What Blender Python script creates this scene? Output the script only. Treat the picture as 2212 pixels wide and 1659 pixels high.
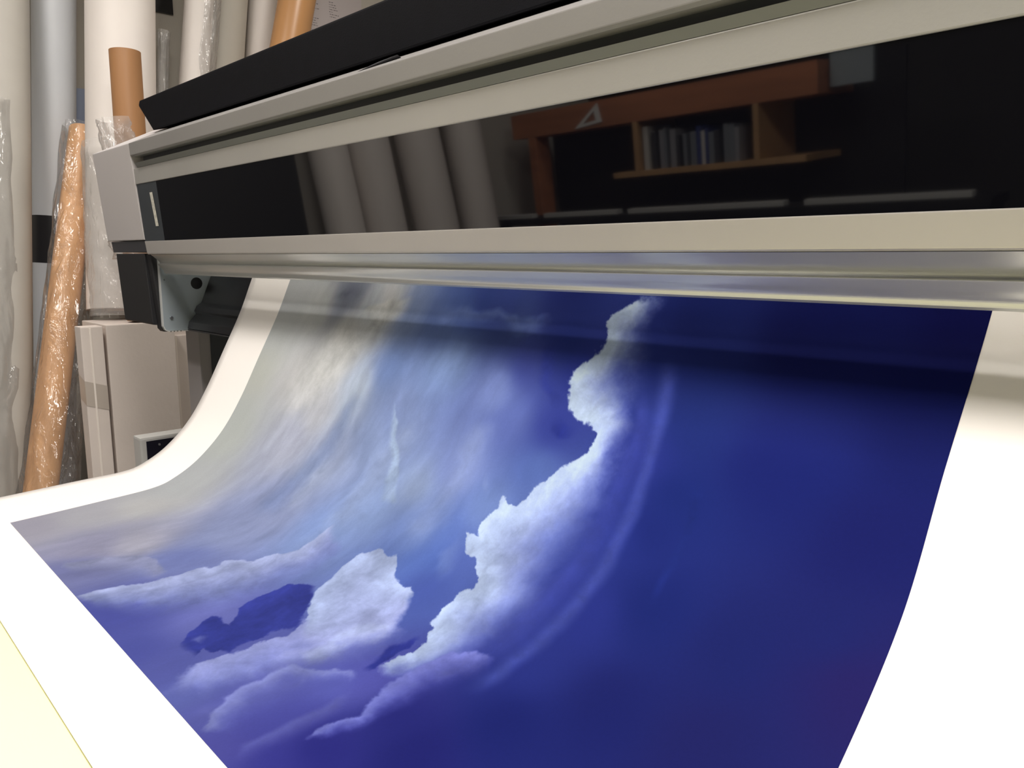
import bpy, bmesh, math, random, json
import numpy as np
from mathutils import Vector, Matrix

for o in list(bpy.data.objects): bpy.data.objects.remove(o)
SC = bpy.context.scene
COL = SC.collection
S = 0.6            # metres per unit of the machine's drawing
ZC = 1.05          # height of the machine's reference axis
def W(x, y, z): return Vector((x*S, y*S, ZC+z*S))

# ---------------------------------------------------------------- camera
PHI = math.radians(9.238095); TH = math.radians(43.334333)
F = Vector((-math.cos(TH)*math.cos(PHI), math.sin(TH)*math.cos(PHI), -math.sin(PHI)))
Rv = Vector((math.sin(TH), math.cos(TH), 0)); Uv = Rv.cross(F)
cam = bpy.data.objects.new('camera', bpy.data.cameras.new('camera')); COL.objects.link(cam)
M = Matrix((Rv, Uv, -F)).transposed().to_4x4(); M.translation = Vector((0, 0, ZC)); cam.matrix_world = M
cam.data.sensor_width = 36; cam.data.lens = 1700/2212*36; cam.data.clip_start = .01
SC.camera = cam

# ---------------------------------------------------------------- world, exposure
wd = bpy.data.worlds.new('world'); SC.world = wd; wd.use_nodes = True
wd.node_tree.nodes['Background'].inputs[0].default_value = (.9, .95, 1, 1)
wd.node_tree.nodes['Background'].inputs[1].default_value = .3
SC.view_settings.view_transform = 'Standard'; SC.view_settings.look = 'None'
SC.view_settings.gamma = 1; SC.view_settings.use_curve_mapping = False
SC.view_settings.exposure = 0.0

# ---------------------------------------------------------------- materials
def mat(name, col, rough=.5, metal=0, noise=0, nscale=20, bump=0, bscale=60, spec=.5, coat=0, stretch=None, emit=0):
    m = bpy.data.materials.new(name); m.use_nodes = True; nt = m.node_tree; b = nt.nodes['Principled BSDF']
    b.inputs['Base Color'].default_value = (*col, 1); b.inputs['Roughness'].default_value = rough
    b.inputs['Metallic'].default_value = metal; b.inputs['Specular IOR Level'].default_value = spec
    b.inputs['Coat Weight'].default_value = coat; b.inputs['Coat Roughness'].default_value = .05
    tc = nt.nodes.new('ShaderNodeTexCoord'); mp = nt.nodes.new('ShaderNodeMapping'); nt.links.new(tc.outputs['Object'], mp.inputs[0])
    if stretch: mp.inputs['Scale'].default_value = stretch
    if noise:
        n = nt.nodes.new('ShaderNodeTexNoise'); n.inputs['Scale'].default_value = nscale; n.inputs['Detail'].default_value = 5
        nt.links.new(mp.outputs[0], n.inputs['Vector'])
        r = nt.nodes.new('ShaderNodeMapRange'); r.inputs[1].default_value = .3; r.inputs[2].default_value = .7
        r.inputs[3].default_value = 1-noise; r.inputs[4].default_value = 1+noise*.5
        nt.links.new(n.outputs[0], r.inputs[0])
        mx = nt.nodes.new('ShaderNodeVectorMath'); mx.operation = 'SCALE'; mx.inputs[0].default_value = col
        nt.links.new(r.outputs[0], mx.inputs['Scale']); nt.links.new(mx.outputs[0], b.inputs['Base Color'])
    if bump:
        n2 = nt.nodes.new('ShaderNodeTexNoise'); n2.inputs['Scale'].default_value = bscale; n2.inputs['Detail'].default_value = 6
        nt.links.new(mp.outputs[0], n2.inputs['Vector'])
        bp = nt.nodes.new('ShaderNodeBump'); bp.inputs['Strength'].default_value = bump; bp.inputs['Distance'].default_value = .01
        nt.links.new(n2.outputs[0], bp.inputs['Height']); nt.links.new(bp.outputs[0], b.inputs['Normal'])
    if emit:
        b.inputs['Emission Color'].default_value = (1, .96, .9, 1); b.inputs['Emission Strength'].default_value = emit
    return m
def plastic(name, tint=(1, 1, 1), haze=.18, gloss=.32, bscale=18, strength=.9, stretch=(1, 1, .35)):
    m = bpy.data.materials.new(name); m.use_nodes = True; nt = m.node_tree; nt.nodes.clear()
    out = nt.nodes.new('ShaderNodeOutputMaterial'); tr = nt.nodes.new('ShaderNodeBsdfTransparent'); tr.inputs[0].default_value = (*[.975*c for c in tint], 1)
    df = nt.nodes.new('ShaderNodeBsdfDiffuse'); df.inputs[0].default_value = (.95, .93, .9, 1)
    gl = nt.nodes.new('ShaderNodeBsdfGlossy'); gl.inputs['Roughness'].default_value = .12
    tc = nt.nodes.new('ShaderNodeTexCoord'); mp = nt.nodes.new('ShaderNodeMapping'); mp.inputs['Scale'].default_value = stretch
    n = nt.nodes.new('ShaderNodeTexNoise'); n.inputs['Scale'].default_value = bscale; n.inputs['Detail'].default_value = 4; n.inputs['Distortion'].default_value = .8
    bp = nt.nodes.new('ShaderNodeBump'); bp.inputs['Strength'].default_value = strength; bp.inputs['Distance'].default_value = .03
    nt.links.new(tc.outputs['Object'], mp.inputs[0]); nt.links.new(mp.outputs[0], n.inputs['Vector'])
    nt.links.new(n.outputs[0], bp.inputs['Height']); nt.links.new(bp.outputs[0], gl.inputs['Normal'])
    fr = nt.nodes.new('ShaderNodeFresnel'); fr.inputs[0].default_value = 1.6; nt.links.new(bp.outputs[0], fr.inputs['Normal'])
    ad = nt.nodes.new('ShaderNodeMath'); ad.operation = 'MULTIPLY_ADD'; ad.inputs[1].default_value = .5; ad.inputs[2].default_value = gloss*.12
    nt.links.new(fr.outputs[0], ad.inputs[0])
    m1 = nt.nodes.new('ShaderNodeMixShader'); m1.inputs[0].default_value = haze
    m2 = nt.nodes.new('ShaderNodeMixShader'); nt.links.new(ad.outputs[0], m2.inputs[0])
    nt.links.new(tr.outputs[0], m1.inputs[1]); nt.links.new(df.outputs[0], m1.inputs[2])
    nt.links.new(m1.outputs[0], m2.inputs[1]); nt.links.new(gl.outputs[0], m2.inputs[2]); nt.links.new(m2.outputs[0], out.inputs[0])
    return m
M_ = dict(
 ledge_shade=mat('ledge grey with painted shade', (.21, .215, .205), .5),  # darker grey puts the ledge's shade into its colour
 rail=mat('rail silver paint', (.54, .515, .495), .40, .35, .04, 6, .02, 300),
 silver=mat('silver paint', (.43, .418, .395), .40, .35, .04, 6, .02, 300),
 lip=mat('satin grey rail', (.58, .585, .57), .28, .5, .03, 6),
 upper=mat('upper beam grey paint', (.25, .24, .232), .45, 0, .04, 6, .02, 300),
 cap=mat('end housing grey', (.50, .47, .465), .5, 0, .03, 5, .03, 400),
 lid=mat('black textured cover', (.003, .003, .005), .7, 0, .2, 30, .05, 500, spec=.12),
 skirt=mat('black plastic skirt', (.012, .012, .014), .5, 0, .1, 30, .05, 500),
 trim=mat('dark grey gloss strip', (.05, .05, .058), .3),
 inner=mat('black interior', (.008, .008, .009), .6),
 glass=mat('smoked window', (.0025, .0025, .004), .03, 0, spec=1.0),
 bezel=mat('dark slate plate', (.035, .042, .05), .5, 0, .1, 20),
 plate=mat('zinc side plate', (.40, .46, .50), .4, .25, .05, 12),
 edge=mat('bare plate edge', (.75, .77, .76), .35, .4),
 steel=mat('screw steel', (.55, .57, .6), .25, .9),
 groove=mat('dark groove', (.05, .055, .06), .5),
 guide=mat('black paper guide', (.013, .013, .016), .33, 0, .2, 30),
 label=mat('printed silver label', (.62, .60, .52), .45, 0, .3, 180),
 paper=mat('white print paper', (.86, .83, .80), .5, spec=.3),
 roll=mat('white roll media', (.80, .745, .70), .55, 0, .03, 5, .02, 60),
 rollblue=mat('cool white roll', (.76, .79, .84), .5, 0, .03, 5),
 rollgrey=mat('grey roll wrap', (.50, .475, .43), .6, 0, .06, 6, .05, 40),
 rollbeige=mat('beige roll wrap', (.60, .57, .50), .6, 0, .05, 6, .05, 30),
 kraft=mat('kraft tube', (.40, .20, .085), .5, 0, .12, 9, .02, 60, stretch=(1, 1, .15)),
 kraftfilm=mat('kraft tube under film', (.80, .45, .21), .5, 0, .08, 9, stretch=(1, 1, .15)),
 kraftglossy=mat('kraft tube glossy', (.56, .29, .12), .32, 0, .10, 9, .02, 60, stretch=(1, 1, .15)),
 core=mat('cardboard core', (.45, .26, .14), .8),
 black=mat('black band', (.012, .012, .016), .5),
 card=mat('white cardboard', (.72, .645, .59), .7, 0, .05, 7, .05, 80),
 cardedge=mat('cardboard fold', (.84, .77, .70), .7),
 tape=mat('clear parcel tape', (.50, .44, .385), .3, 0, .06, 12),
 wall=mat('wall paint', (.62, .585, .52), .8, 0, .05, 2, .05, 120),
 darkwall=mat('dark wall', (.03, .028, .026), .8, 0, .1, 2),
 ceil=mat('ceiling', (.45, .44, .42), .9, 0, .04, 3),
 floor=mat('floor vinyl', (.16, .155, .15), .5, 0, .15, 8),
 table=mat('cream table top', (.90, .88, .50), .6, 0, .02, 3),
 leg=mat('grey steel leg', (.35, .36, .36), .4, .3),
 standw=mat('stand light post', (.42, .40, .40), .45),
 standd=mat('stand dark inset', (.05, .06, .07), .5),
 pframe=mat('light grey frame', (.55, .55, .53), .5),
 pscreen=mat('dark panel', (.008, .008, .018), .2),
 wood=mat('brown wood', (.5, .2, .10), .45, 0, .25, 6, stretch=(.3, 1, 3)),
 pine=mat('pale wood', (.55, .33, .16), .5, 0, .2, 8),
 sign=mat('black sign', (.01, .01, .011), .4),
 poster=mat('poster paper', (.66, .60, .60), .6),
 ink=mat('grey ink', (.09, .08, .09), .6),
 bluecard=mat('pale blue card', (.38, .45, .62), .6),
 cabinet=mat('dark cabinet', (.02, .02, .022), .6),
 lampbody=mat('white lamp body', (.8, .8, .78), .4),
 lens=mat('lit lamp lens', (.9, .9, .9), .5, emit=6),
 film=plastic('clear film', haze=.05), film2=plastic('milky film', haze=.22, bscale=26), filmg=plastic('grey film', haze=.15, bscale=14),
)

# ---------------------------------------------------------------- helpers
def link(name, me, m, parent=None):
    me.materials.append(m) if m and not me.materials else None
    o = bpy.data.objects.new(name, me); COL.objects.link(o)
    if parent: o.parent = parent; o.matrix_parent_inverse = parent.matrix_world.inverted()
    return o
def mesh(name, verts, faces, m, parent=None, smooth=False, bevel=0, segs=2, autos=None):
    me = bpy.data.meshes.new(name); me.from_pydata([tuple(v) for v in verts], [], faces); 
    bm = bmesh.new(); bm.from_mesh(me); bmesh.ops.recalc_face_normals(bm, faces=bm.faces[:])
    if bevel: bmesh.ops.bevel(bm, geom=bm.edges[:], offset=bevel, segments=segs, affect='EDGES', profile=.7, clamp_overlap=True)
    for f in bm.faces: f.smooth = smooth
    bm.to_mesh(me); bm.free()
    if autos is not None: me.shade_smooth() if False else None
    return link(name, me, m, parent)
def box(name, p0, p1, m, parent=None, bevel=.002, rot=None):
    (x0, y0, z0), (x1, y1, z1) = p0, p1
    v = [(x, y, z) for x in (x0, x1) for y in (y0, y1) for z in (z0, z1)]
    f = [(0, 1, 3, 2), (4, 6, 7, 5), (0, 4, 5, 1), (2, 3, 7, 6), (0, 2, 6, 4), (1, 5, 7, 3)]
    return mesh(name, v, f, m, parent, bevel=bevel)
def extrude(name, prof, x0, x1, m, parent=None, bevel=.0012, smooth=False, slant=None):
    """closed (y,z) outline in machine units swept along X (machine units)"""
    n = len(prof); sl = slant or [0]*n
    v = [W(x0+sl[i], *p) for i, p in enumerate(prof)]+[W(x1, *p) for p in prof]
    f = [(i, (i+1) % n, n+(i+1) % n, n+i) for i in range(n)]+[tuple(range(n)), tuple(range(2*n-1, n-1, -1))]
    return mesh(name, v, f, m, parent, bevel=bevel, smooth=smooth)
def arc(pts, n=8):
    """Catmull-Rom through (y,z) points"""
    P = [Vector(p) for p in pts]; P = [2*P[0]-P[1]]+P+[2*P[-1]-P[-2]]; out = []
    for i in range(len(P)-3):
        a, b, c, d = P[i:i+4]
        for j in range(n):
            u = j/n; out.append(tuple(.5*((2*b)+(c-a)*u+(2*a-5*b+4*c-d)*u*u+(3*b-a-3*c+d)*u**3)))
    out.append(tuple(P[-2])); return out
def thing(name, label, cat, loc, group=None):
    o = bpy.data.objects.new(name, None); COL.objects.link(o); o.location = loc; o.empty_display_size = .05
    o['label'] = label; o['category'] = cat
    if group: o['group'] = group
    bpy.context.view_layer.update(); return o
def tag(o, label, cat, group=None):
    o['label'] = label; o['category'] = cat
    if group: o['group'] = group
    return o
def struct(o): o['kind'] = 'structure'; return o
def tube(name, a, b, ra, rb, m, parent=None, seg=48, wall=None, rings=2, wob=0, seed=0, caps=True, ridge=0):
    """round tube from a to b; wall -> hollow; wob -> crumpled film"""
    a, b = Vector(a), Vector(b); d = (b-a).normalized(); x = d.orthogonal().normalized(); y = d.cross(x)
    rs = random.Random(seed); v = []; f = []
    ph = [rs.uniform(0, 6.28) for _ in range(12)]
    for i in range(rings):
        t = i/(rings-1); c = a.lerp(b, t); r = ra+(rb-ra)*t
        for k in range(seg):
            an = 2*math.pi*k/seg
            w = 1+wob*(math.sin(3*an+ph[0]+5*t)+.6*math.sin(7*an+ph[1]-9*t)+.5*math.sin(11*an+ph[2]+23*t)+.4*math.sin(17*t*3+ph[3]+2*an)) if wob else 1
            if ridge: w += ridge*abs(math.sin(4.5*an+ph[4]+3*math.sin(8*t+ph[5])))**6
            v.append(c+(x*math.cos(an)+y*math.sin(an))*r*w)
    for i in range(rings-1):
        for k in range(seg): f.append((i*seg+k, i*seg+(k+1) % seg, (i+1)*seg+(k+1) % seg, (i+1)*seg+k))
    if wall:
        n0 = len(v)
        for c, r in ((a, ra), (b, rb)):
            for k in range(seg):
                an = 2*math.pi*k/seg; v.append(c+(x*math.cos(an)+y*math.sin(an))*(r-wall))
        L = (rings-1)*seg
        for k in range(seg):
            k2 = (k+1) % seg
            f.append((k2, k, n0+k, n0+k2)); f.append((L+k, L+k2, n0+seg+k2, n0+seg+k)); f.append((n0+k, n0+seg+k, n0+seg+k2, n0+k2))
    elif caps:
        f.append(tuple(range(seg-1, -1, -1))); f.append(tuple(range((rings-1)*seg, rings*seg)))
    o = mesh(name, v, f, m, parent, smooth=False)
    for p in o.data.polygons: p.use_smooth = len(p.vertices) == 4
    if wall or caps:
        o.data.set_sharp_from_angle(angle=math.radians(50))
    return o
def lean(b, t, z0, z1):
    """point on the line through b and t at two heights"""
    b, t = Vector(b), Vector(t); g = lambda z: b+(t-b)*((z-b.z)/(t.z-b.z)); return g(z0), g(z1)

# ---------------------------------------------------------------- room
HZ = 2.75; XA, XB, YA, YB = -3.25, 3.0, -2.6, 2.6
def slab(name, p0, p1, m): return struct(box(name, p0, p1, m, bevel=0))
slab('floor', (XA-.1, YA-.1, -.1), (XB+.1, YB+.1, 0), M_['floor'])
slab('ceiling', (XA-.1, YA-.1, HZ), (XB+.1, YB+.1, HZ+.1), M_['ceil'])
slab('wall_left', (XA-.1, YA-.1, 0), (XA, YB+.1, HZ), M_['wall'])
slab('wall_right', (XB, YA-.1, 0), (XB+.1, YB+.1, HZ), M_['wall'])
slab('wall_back', (XA, YB, 0), (XB, YB+.1, HZ), M_['wall'])
slab('wall_front', (XA, YA-.1, 0), (XB, YA, HZ), M_['darkwall'])

# ceiling lamps
def ceiling_lamp(x, y, lx, ly, power, label, col=(1, .94, .885), spread=math.pi):
    t = thing('ceiling_light', label, 'ceiling light', (x, y, HZ), 'ceiling panel lights')
    box('housing', (x-lx/2-.03, y-ly/2-.03, HZ-.06), (x+lx/2+.03, y+ly/2+.03, HZ-.001), M_['lampbody'], t)
    box('diffuser', (x-lx/2, y-ly/2, HZ-.066), (x+lx/2, y+ly/2, HZ-.0605), M_['lens'], t, bevel=0)
    ld = bpy.data.lights.new('tube light', 'AREA'); ld.shape = 'RECTANGLE'; ld.size = lx; ld.size_y = ly; ld.energy = power; ld.color = col; ld.spread = spread
    lo = bpy.data.objects.new('light_source', ld); COL.objects.link(lo); lo.parent = t; lo.location = (0, 0, -.07)
    return t
ceiling_lamp(.25, .03, 1.2, .7, 60, 'wide ceiling light over the sky print and the table')
ceiling_lamp(-1.85, .02, .7, .3, 19, 'ceiling light in front of the leaning rolls')
ceiling_lamp(-1.7, 1.45, .7, .3, 8, 'ceiling light behind the printer, before the left wall')
ceiling_lamp(-1.9, -1.35, .9, .3, 14, 'ceiling light near the wooden shelf unit')

# ---------------------------------------------------------------- wide format printer
XE, XF = -2.944, .75
pr = thing('large_format_printer', 'wide grey and black roll printer with smoked front window, sky print hanging out', 'printer', W(-1.1, 1.4, -1.75))
K = lambda *a, **k: extrude(*a, parent=pr, **k)
K('top_beam', [(.964, .382), (.968, .345), (.978, .337), (1.005, .339), (1.02, .345), (1.02, .372), (1.055, .422), (1.06, .40), (1.06, .43), (1.0, .4025)][:0] or
  [(.964, .382), (.967, .342), (.972, .337), (1.0, .338), (1.022, .343), (1.022, .38), (1.16, .455), (1.16, .475)], XE, XF, M_['upper'])
K('beam_groove', [(1.0, .3385), (1.0, .300), (1.16, .300), (1.16, .44), (1.023, .37), (1.023, .342)], XE+.03, XF, M_['groove'], bevel=0)
K('shaded_ledge', [(.9665, .3135), (.9750, .2990), (1.0, .2985), (1.0, .3135)], XE+.04, XF, M_['ledge_shade'], bevel=0)  # plain ledge above the window frame, shade painted in as darker grey
K('window_cover_frame', [(.9752, .2985), (.978, .246), (.984, .244), (1.0, .25), (1.0, .298)], XE+.0, XF, M_['silver'])
K('window_pane', [(.9795, .2475), (.9955, .0515), (1.006, .0515), (.99, .2475)], XE+.19, XF, M_['glass'], bevel=0)
bz = K('window_side_plate', [(.9795, .2475), (.9955, .0515), (1.006, .0515), (.99, .2475)], XE+.005, XE+.189, M_['bezel'], bevel=0)
lb = mesh('side_label', [W(x, y-.0015, z) for x, y, z in ((-2.826, .983, .212), (-2.80, .983, .212), (-2.786, .9915, .100), (-2.812, .9915, .100))], [(0, 1, 2, 3)], M_['label'], bz)
K('front_rail', [(.994, .0515), (1.0, .0085), (1.003, .0055), (1.012, .006), (1.015, .0505)], XE, XF, M_['rail'])
lipp = arc([(1.001, .005), (1.012, -.004), (1.026, -.017), (1.0315, -.0262)], 5)+arc([(1.0235, -.0270), (1.0232, -.0292), (1.031, -.040), (1.040, -.050), (1.0435, -.060)], 5)+[(1.048, -.0635), (1.079, -.0655), (1.079, -.061), (1.049, -.057), (1.040, -.034), (1.037, -.026), (1.018, .004)]  # unseen inward flange at the bottom, shaped to cut the added lamp's light
K('exit_lip', lipp, XE+.03, XF, M_['lip'], bevel=0, smooth=False)
K('machine_body', [(1.255, .03), (1.17, .10), (1.17, .44), (1.19, .475), (1.75, .52), (1.9, .40), (1.9, -.05), (1.6, -.14), (1.36, -.12), (1.30, -.03)], XE+.01, XF-.01, M_['inner'], bevel=0)
# hinged black cover leaning up from the top beam
cv = mesh('top_cover', [W(*p) for p in [(-3.05, 1.047, .548), (-3.062, 1.047, .532), (-2.944, 1.051, .434), (XF, 1.051, .434), (XF, 1.047, .551),
   (-3.05, 1.085, .548), (-3.062, 1.085, .532), (-2.944, 1.30, .50), (XF, 1.30, .50), (XF, 1.085, .551)]],
   [(0, 1, 2, 3, 4), (9, 8, 7, 6, 5), (0, 5, 6, 1), (1, 6, 7, 2), (2, 7, 8, 3), (3, 8, 9, 4), (4, 9, 5, 0)], M_['lid'], pr, bevel=.003)
mesh('cover_latch', [W(*p) for p in [(-1.62, 1.018, .404), (-1.50, 1.018, .414), (-1.42, 1.012, .414), (-1.58, 1.002, .399), (-1.62, 1.03, .399), (-1.42, 1.03, .405)]],
   [(0, 1, 2, 3), (0, 4, 5, 1), (1, 5, 2), (0, 3, 4), (3, 2, 5, 4)], M_['trim'], pr, bevel=.0005)
# left end housing
XO = -3.352
eh = K('end_housing', [(.964, .382), (.994, .056), (1.75, .056), (1.85, .40), (1.7, .53), (1.30, .53), (1.19, .491)], XO, XE-.002, M_['cap'], bevel=.002)
K('end_trim_strip', [(.9975, .0535), (1.003, .0135), (1.7, .0135), (1.7, .0535)], XO+.03, XE-.002, M_['trim'])
K('end_skirt', [(1.004, .0085), (1.018, -.243), (1.022, -.249), (1.16, -.262), (1.75, -.20), (1.75, .0085)], XO+.055, XE-.05, M_['skirt'], bevel=.003)
K('skirt_edge', [(1.012, .006), (1.036, -.262), (1.044, -.273), (1.2, -.275), (1.7, -.21), (1.7, .006)], XE-.058, XE-.012, M_['skirt'], bevel=.003)
ep = K('end_plate', [(1.039, .004), (1.039, -.252), (1.045, -.264), (1.058, -.269), (1.6, -.275), (1.6, .004)], XE-.011, XE, M_['plate'], bevel=.0008)
K('plate_edge', [(1.0355, .004), (1.0355, -.252), (1.0425, -.267), (1.057, -.2725), (1.13, -.2735), (1.13, -.2705), (1.058, -.2695), (1.0445, -.2645), (1.0385, -.251), (1.0385, .004)], XE-.012, XE+.004, M_['edge'], bevel=0)
def disc(name, x, y, z, r, th, m, parent, cross=False):
    o = tube(name, W(x, y, z), W(x, y, z)+Vector((th, 0, 0)), r, r*.85, m, parent, seg=24)
    return o
disc('screw', XE+.0005, 1.068, -.223, .0042, .003, M_['steel'], ep)
disc('screw', XE+.0005, 1.052, -.085, .0018, .001, M_['steel'], ep)
disc('plate_hole', XE+.0003, 1.168, -.100, .013, .0006, M_['inner'], ep)
for k in range(4): disc('vent_hole', XE+.0042, 1.062+.012*k, -.2722, .0012, .0004, M_['inner'], ep)
# black guide under the exit, behind the hanging paper
g1 = K('paper_guide', [(1.215, -.06), (1.168, -.17), (1.150, -.181), (1.140, -.199), (1.146, -.21), (1.118, -.238), (1.112, -.262), (1.122, -.2665), (1.30, -.268), (1.34, -.06)], XE+.03, XF, M_['guide'], bevel=.002)
K('guide_rib', [(1.1665, -.172), (1.164, -.1755), (1.170, -.1765)], XE+.035, XF, M_['trim'], bevel=0)
K('guide_lip', [(1.111, -.264), (1.113, -.2695), (1.20, -.272), (1.20, -.268)], XE+.034, XF, M_['bezel'], bevel=0)
# unseen lamp added behind the front rail to brighten the paper's top
il = K('added_lamp', [(1.022, .030), (1.022, .044), (1.045, .044), (1.045, .030)], XE+.2, XF-.1, M_['lampbody'], bevel=.001)
ld = bpy.data.lights.new('added fill light', 'AREA'); ld.shape = 'RECTANGLE'; ld.size = (XF-XE-.4)*S; ld.size_y = .020; ld.energy = 2.8; ld.color = (1, .95, .9)
lo = bpy.data.objects.new('added_lamp_light', ld); COL.objects.link(lo); lo.parent = il; lo.location = W((XE+XF)/2, 1.036, .027); lo.rotation_euler = (math.radians(-50), 0, 0)
# stand
for x in (-1.88, .30):
    st = box('stand_leg', (x-.05, .731, .05), (x+.03, .86, ZC-.275*S+.012), M_['standw'], pr, bevel=.004)
    box('leg_inset', (x+.0301, .7575, .12), (x+.0318, .852, ZC-.275*S+.01), M_['standd'], st, bevel=.001)
    box('stand_foot', (x-.05, .48, 0), (x+.03, 1.10, .0495), M_['standw'], pr, bevel=.006)
    
box('stand_brace', (-1.848, .80, .3), (.25, .84, .38), M_['standd'], pr, bevel=.004)
box('right_end_housing', (XF*S+.002, .97*S, ZC-.27*S), (XF*S+.22, 1.8*S, ZC+.5*S), M_['cap'], pr, bevel=.006)

# ---------------------------------------------------------------- the printed sheet
KP = 1.17
PL = [(1.04,.02),(1,-.06),(.959,-.150),(.9026,-.254),(.847,-.356),(.795,-.432),(.733,-.492),(.674,-.528),(.619,-.545),(.5,-.553),(.325,-.561),(.205,-.564)]
PR = [(1.03,.0),(1,-.059),(.962,-.119),(.888,-.226),(.802,-.36),(.673,-.467),(.56,-.525),(.45,-.55),(.31,-.561),(.2,-.564)]
XL, XR = -1.9003, -.2734
def spl(pts, i0, i1, m=40):
    P = np.array(pts); e = np.vstack([2*P[0]-P[1], P, 2*P[-1]-P[-2]]); out = []
    for i in range(len(P)-1):
        a, b, c, d = e[i:i+4]
        for j in range(m):
            u = j/m; out.append(.5*((2*b)+(c-a)*u+(2*a-5*b+4*c-d)*u*u+(3*b-a-3*c+d)*u**3))
    out.append(P[-1]); out = np.array(out); s = np.r_[0, np.cumsum(np.linalg.norm(np.diff(out, axis=0), axis=1))]
    return out, (s-s[i0*m])/(s[i1*m]-s[i0*m])
OL, TL = spl(PL, 1, 10); OR, TR = spl(PR, 1, 8)
def sheet(q, t):
    w = np.clip(q, -.2, 1.2)[..., None]
    l = np.stack([np.interp(t, TL, OL[:, 0]), np.interp(t, TL, OL[:, 1])], -1); r = np.stack([np.interp(t, TR, OR[:, 0]), np.interp(t, TR, OR[:, 1])], -1)
    p = l*(1-w)+r*w
    return np.concatenate([((XL+(XR-XL)*q)*KP*S)[..., None], (p[..., :1]*KP*S), (ZC+p[..., 1:]*KP*S)], -1)
def grid_mesh(name, G, m, parent=None, cols=None, flip=False):
    nt_, nq = G.shape[:2]; me = bpy.data.meshes.new(name)
    idx = np.arange(nt_*nq).reshape(nt_, nq); a = idx[:-1, :-1].ravel(); b = idx[:-1, 1:].ravel(); c = idx[1:, 1:].ravel(); d = idx[1:, :-1].ravel()
    fa = np.stack([a, d, c, b] if flip else [a, b, c, d], -1); nf = len(fa)
    me.vertices.add(nt_*nq); me.vertices.foreach_set('co', G.reshape(-1).astype(np.float32))
    me.loops.add(nf*4); me.loops.foreach_set('vertex_index', fa.reshape(-1).astype(np.int32))
    me.polygons.add(nf); me.polygons.foreach_set('loop_start', np.arange(0, nf*4, 4, dtype=np.int32)); me.polygons.foreach_set('loop_total', np.full(nf, 4, dtype=np.int32))
    me.update(calc_edges=True); me.polygons.foreach_set('use_smooth', np.ones(nf, bool))
    if cols is not None:
        ca = me.color_attributes.new('ink', 'FLOAT_COLOR', 'POINT'); ca.data.foreach_set('color', cols.reshape(-1).astype(np.float32))
    return link(name, me, m, parent)
TMAX = 1.118; TMIN = -.072
mq = .137
qs = np.linspace(-mq, 1+mq, 60); ts = np.linspace(TMIN, TMAX, 240)
q, t = np.meshgrid(qs, ts); G0 = sheet(q, t)
sh = thing('printed_sheet', 'glossy white-bordered cloudy blue sky print curling out of the machine', 'print', tuple(G0[-1, 30]))
pp = grid_mesh('paper', G0, M_['paper'], sh, flip=False)
sd = pp.modifiers.new('thickness', 'SOLIDIFY'); sd.thickness = .0004; sd.offset = 0
DB = [[0.02,0.27,190,192,185],[0.027,0.448,186,190,186],[0.053,0.634,186,189,190],[0.046,0.848,182,182,188],[0.037,0.979,168,166,178],[0.074,0.728,196,196,196],[0.0,0.135,195,198,196],[0.007,0.03,188,190,190],[0.195,0.215,207,208,206],[0.13,0.25,196,196,196],[0.215,0.136,200,200,196],[0.3,0.266,175,185,200],[0.217,0.418,178,182,198],[0.233,0.328,190,192,198],[0.31,0.448,160,170,196],[0.195,0.039,120,124,138],[0.103,0.07,190,192,190],[0.263,0.094,185,190,196],[0.303,0.054,205,205,204],[0.36,0.073,130,145,180],[0.363,0.209,122,142,188],[0.402,0.309,132,147,186],[0.376,0.369,140,155,190],[0.451,0.192,130,150,192],[0.413,0.089,105,124,175],[0.446,0.053,85,105,165],[0.481,0.03,58,74,138],[0.522,0.037,62,76,142],[0.544,0.225,125,140,192],[0.552,0.363,135,150,200],[0.501,0.432,152,168,200],[0.592,0.259,104,118,180],[0.578,0.149,74,84,156],[0.647,0.331,92,112,172],[0.609,0.416,116,136,186],[0.667,0.392,100,120,180],[0.654,0.243,56,66,142],[0.62,0.084,45,58,130],[0.609,0.02,40,50,115],[0.641,0.246,62,72,148],[0.652,0.154,50,60,138],[0.538,0.066,70,85,140],[0.296,0.584,152,162,196],[0.275,0.681,150,160,196],[0.289,0.791,122,132,182],[0.202,0.831,178,178,192],[0.172,0.907,162,162,186],[0.239,0.98,122,126,168],[0.413,0.587,135,155,200],[0.454,0.506,142,162,205],[0.546,0.515,130,150,200],[0.598,0.538,86,110,176],[0.609,0.581,78,94,166],[0.582,0.496,100,122,184],[0.621,0.525,88,105,172],[0.571,0.554,92,115,180],[0.383,0.971,84,90,162],[0.521,0.979,92,98,165],[0.465,0.98,84,90,160],[0.452,0.86,110,115,178],[0.614,0.976,96,100,168],[0.668,0.986,84,84,156],[0.575,0.967,100,108,172],[0.614,0.903,96,100,172],[0.658,0.914,78,80,156],[0.697,0.949,60,60,140],[0.642,0.83,95,100,175],[0.667,0.795,90,92,170],[0.711,0.9,46,46,124],[0.72,0.805,42,44,118],[0.768,0.049,34,44,110],[0.804,0.203,38,52,120],[0.894,0.246,33,42,114],[0.979,0.154,26,33,98],[0.976,0.336,33,38,106],[0.913,0.498,32,40,106],[0.84,0.625,31,38,106],[0.917,0.624,35,38,102],[0.993,0.499,42,36,100],[0.761,0.821,38,40,112],[0.969,0.458,33,40,106],[0.99,0.021,26,28,90],[0.893,0.033,28,34,98],[0.793,0.712,32,40,110],[0.83,0.483,30,42,112],[0.804,0.313,34,48,118],[0.791,0.392,32,44,114],[0.754,0.093,44,56,128],[0.775,0.288,50,60,140],[0.774,0.401,46,58,138],[0.778,0.534,44,54,132],[0.764,0.644,44,54,130]]
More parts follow.
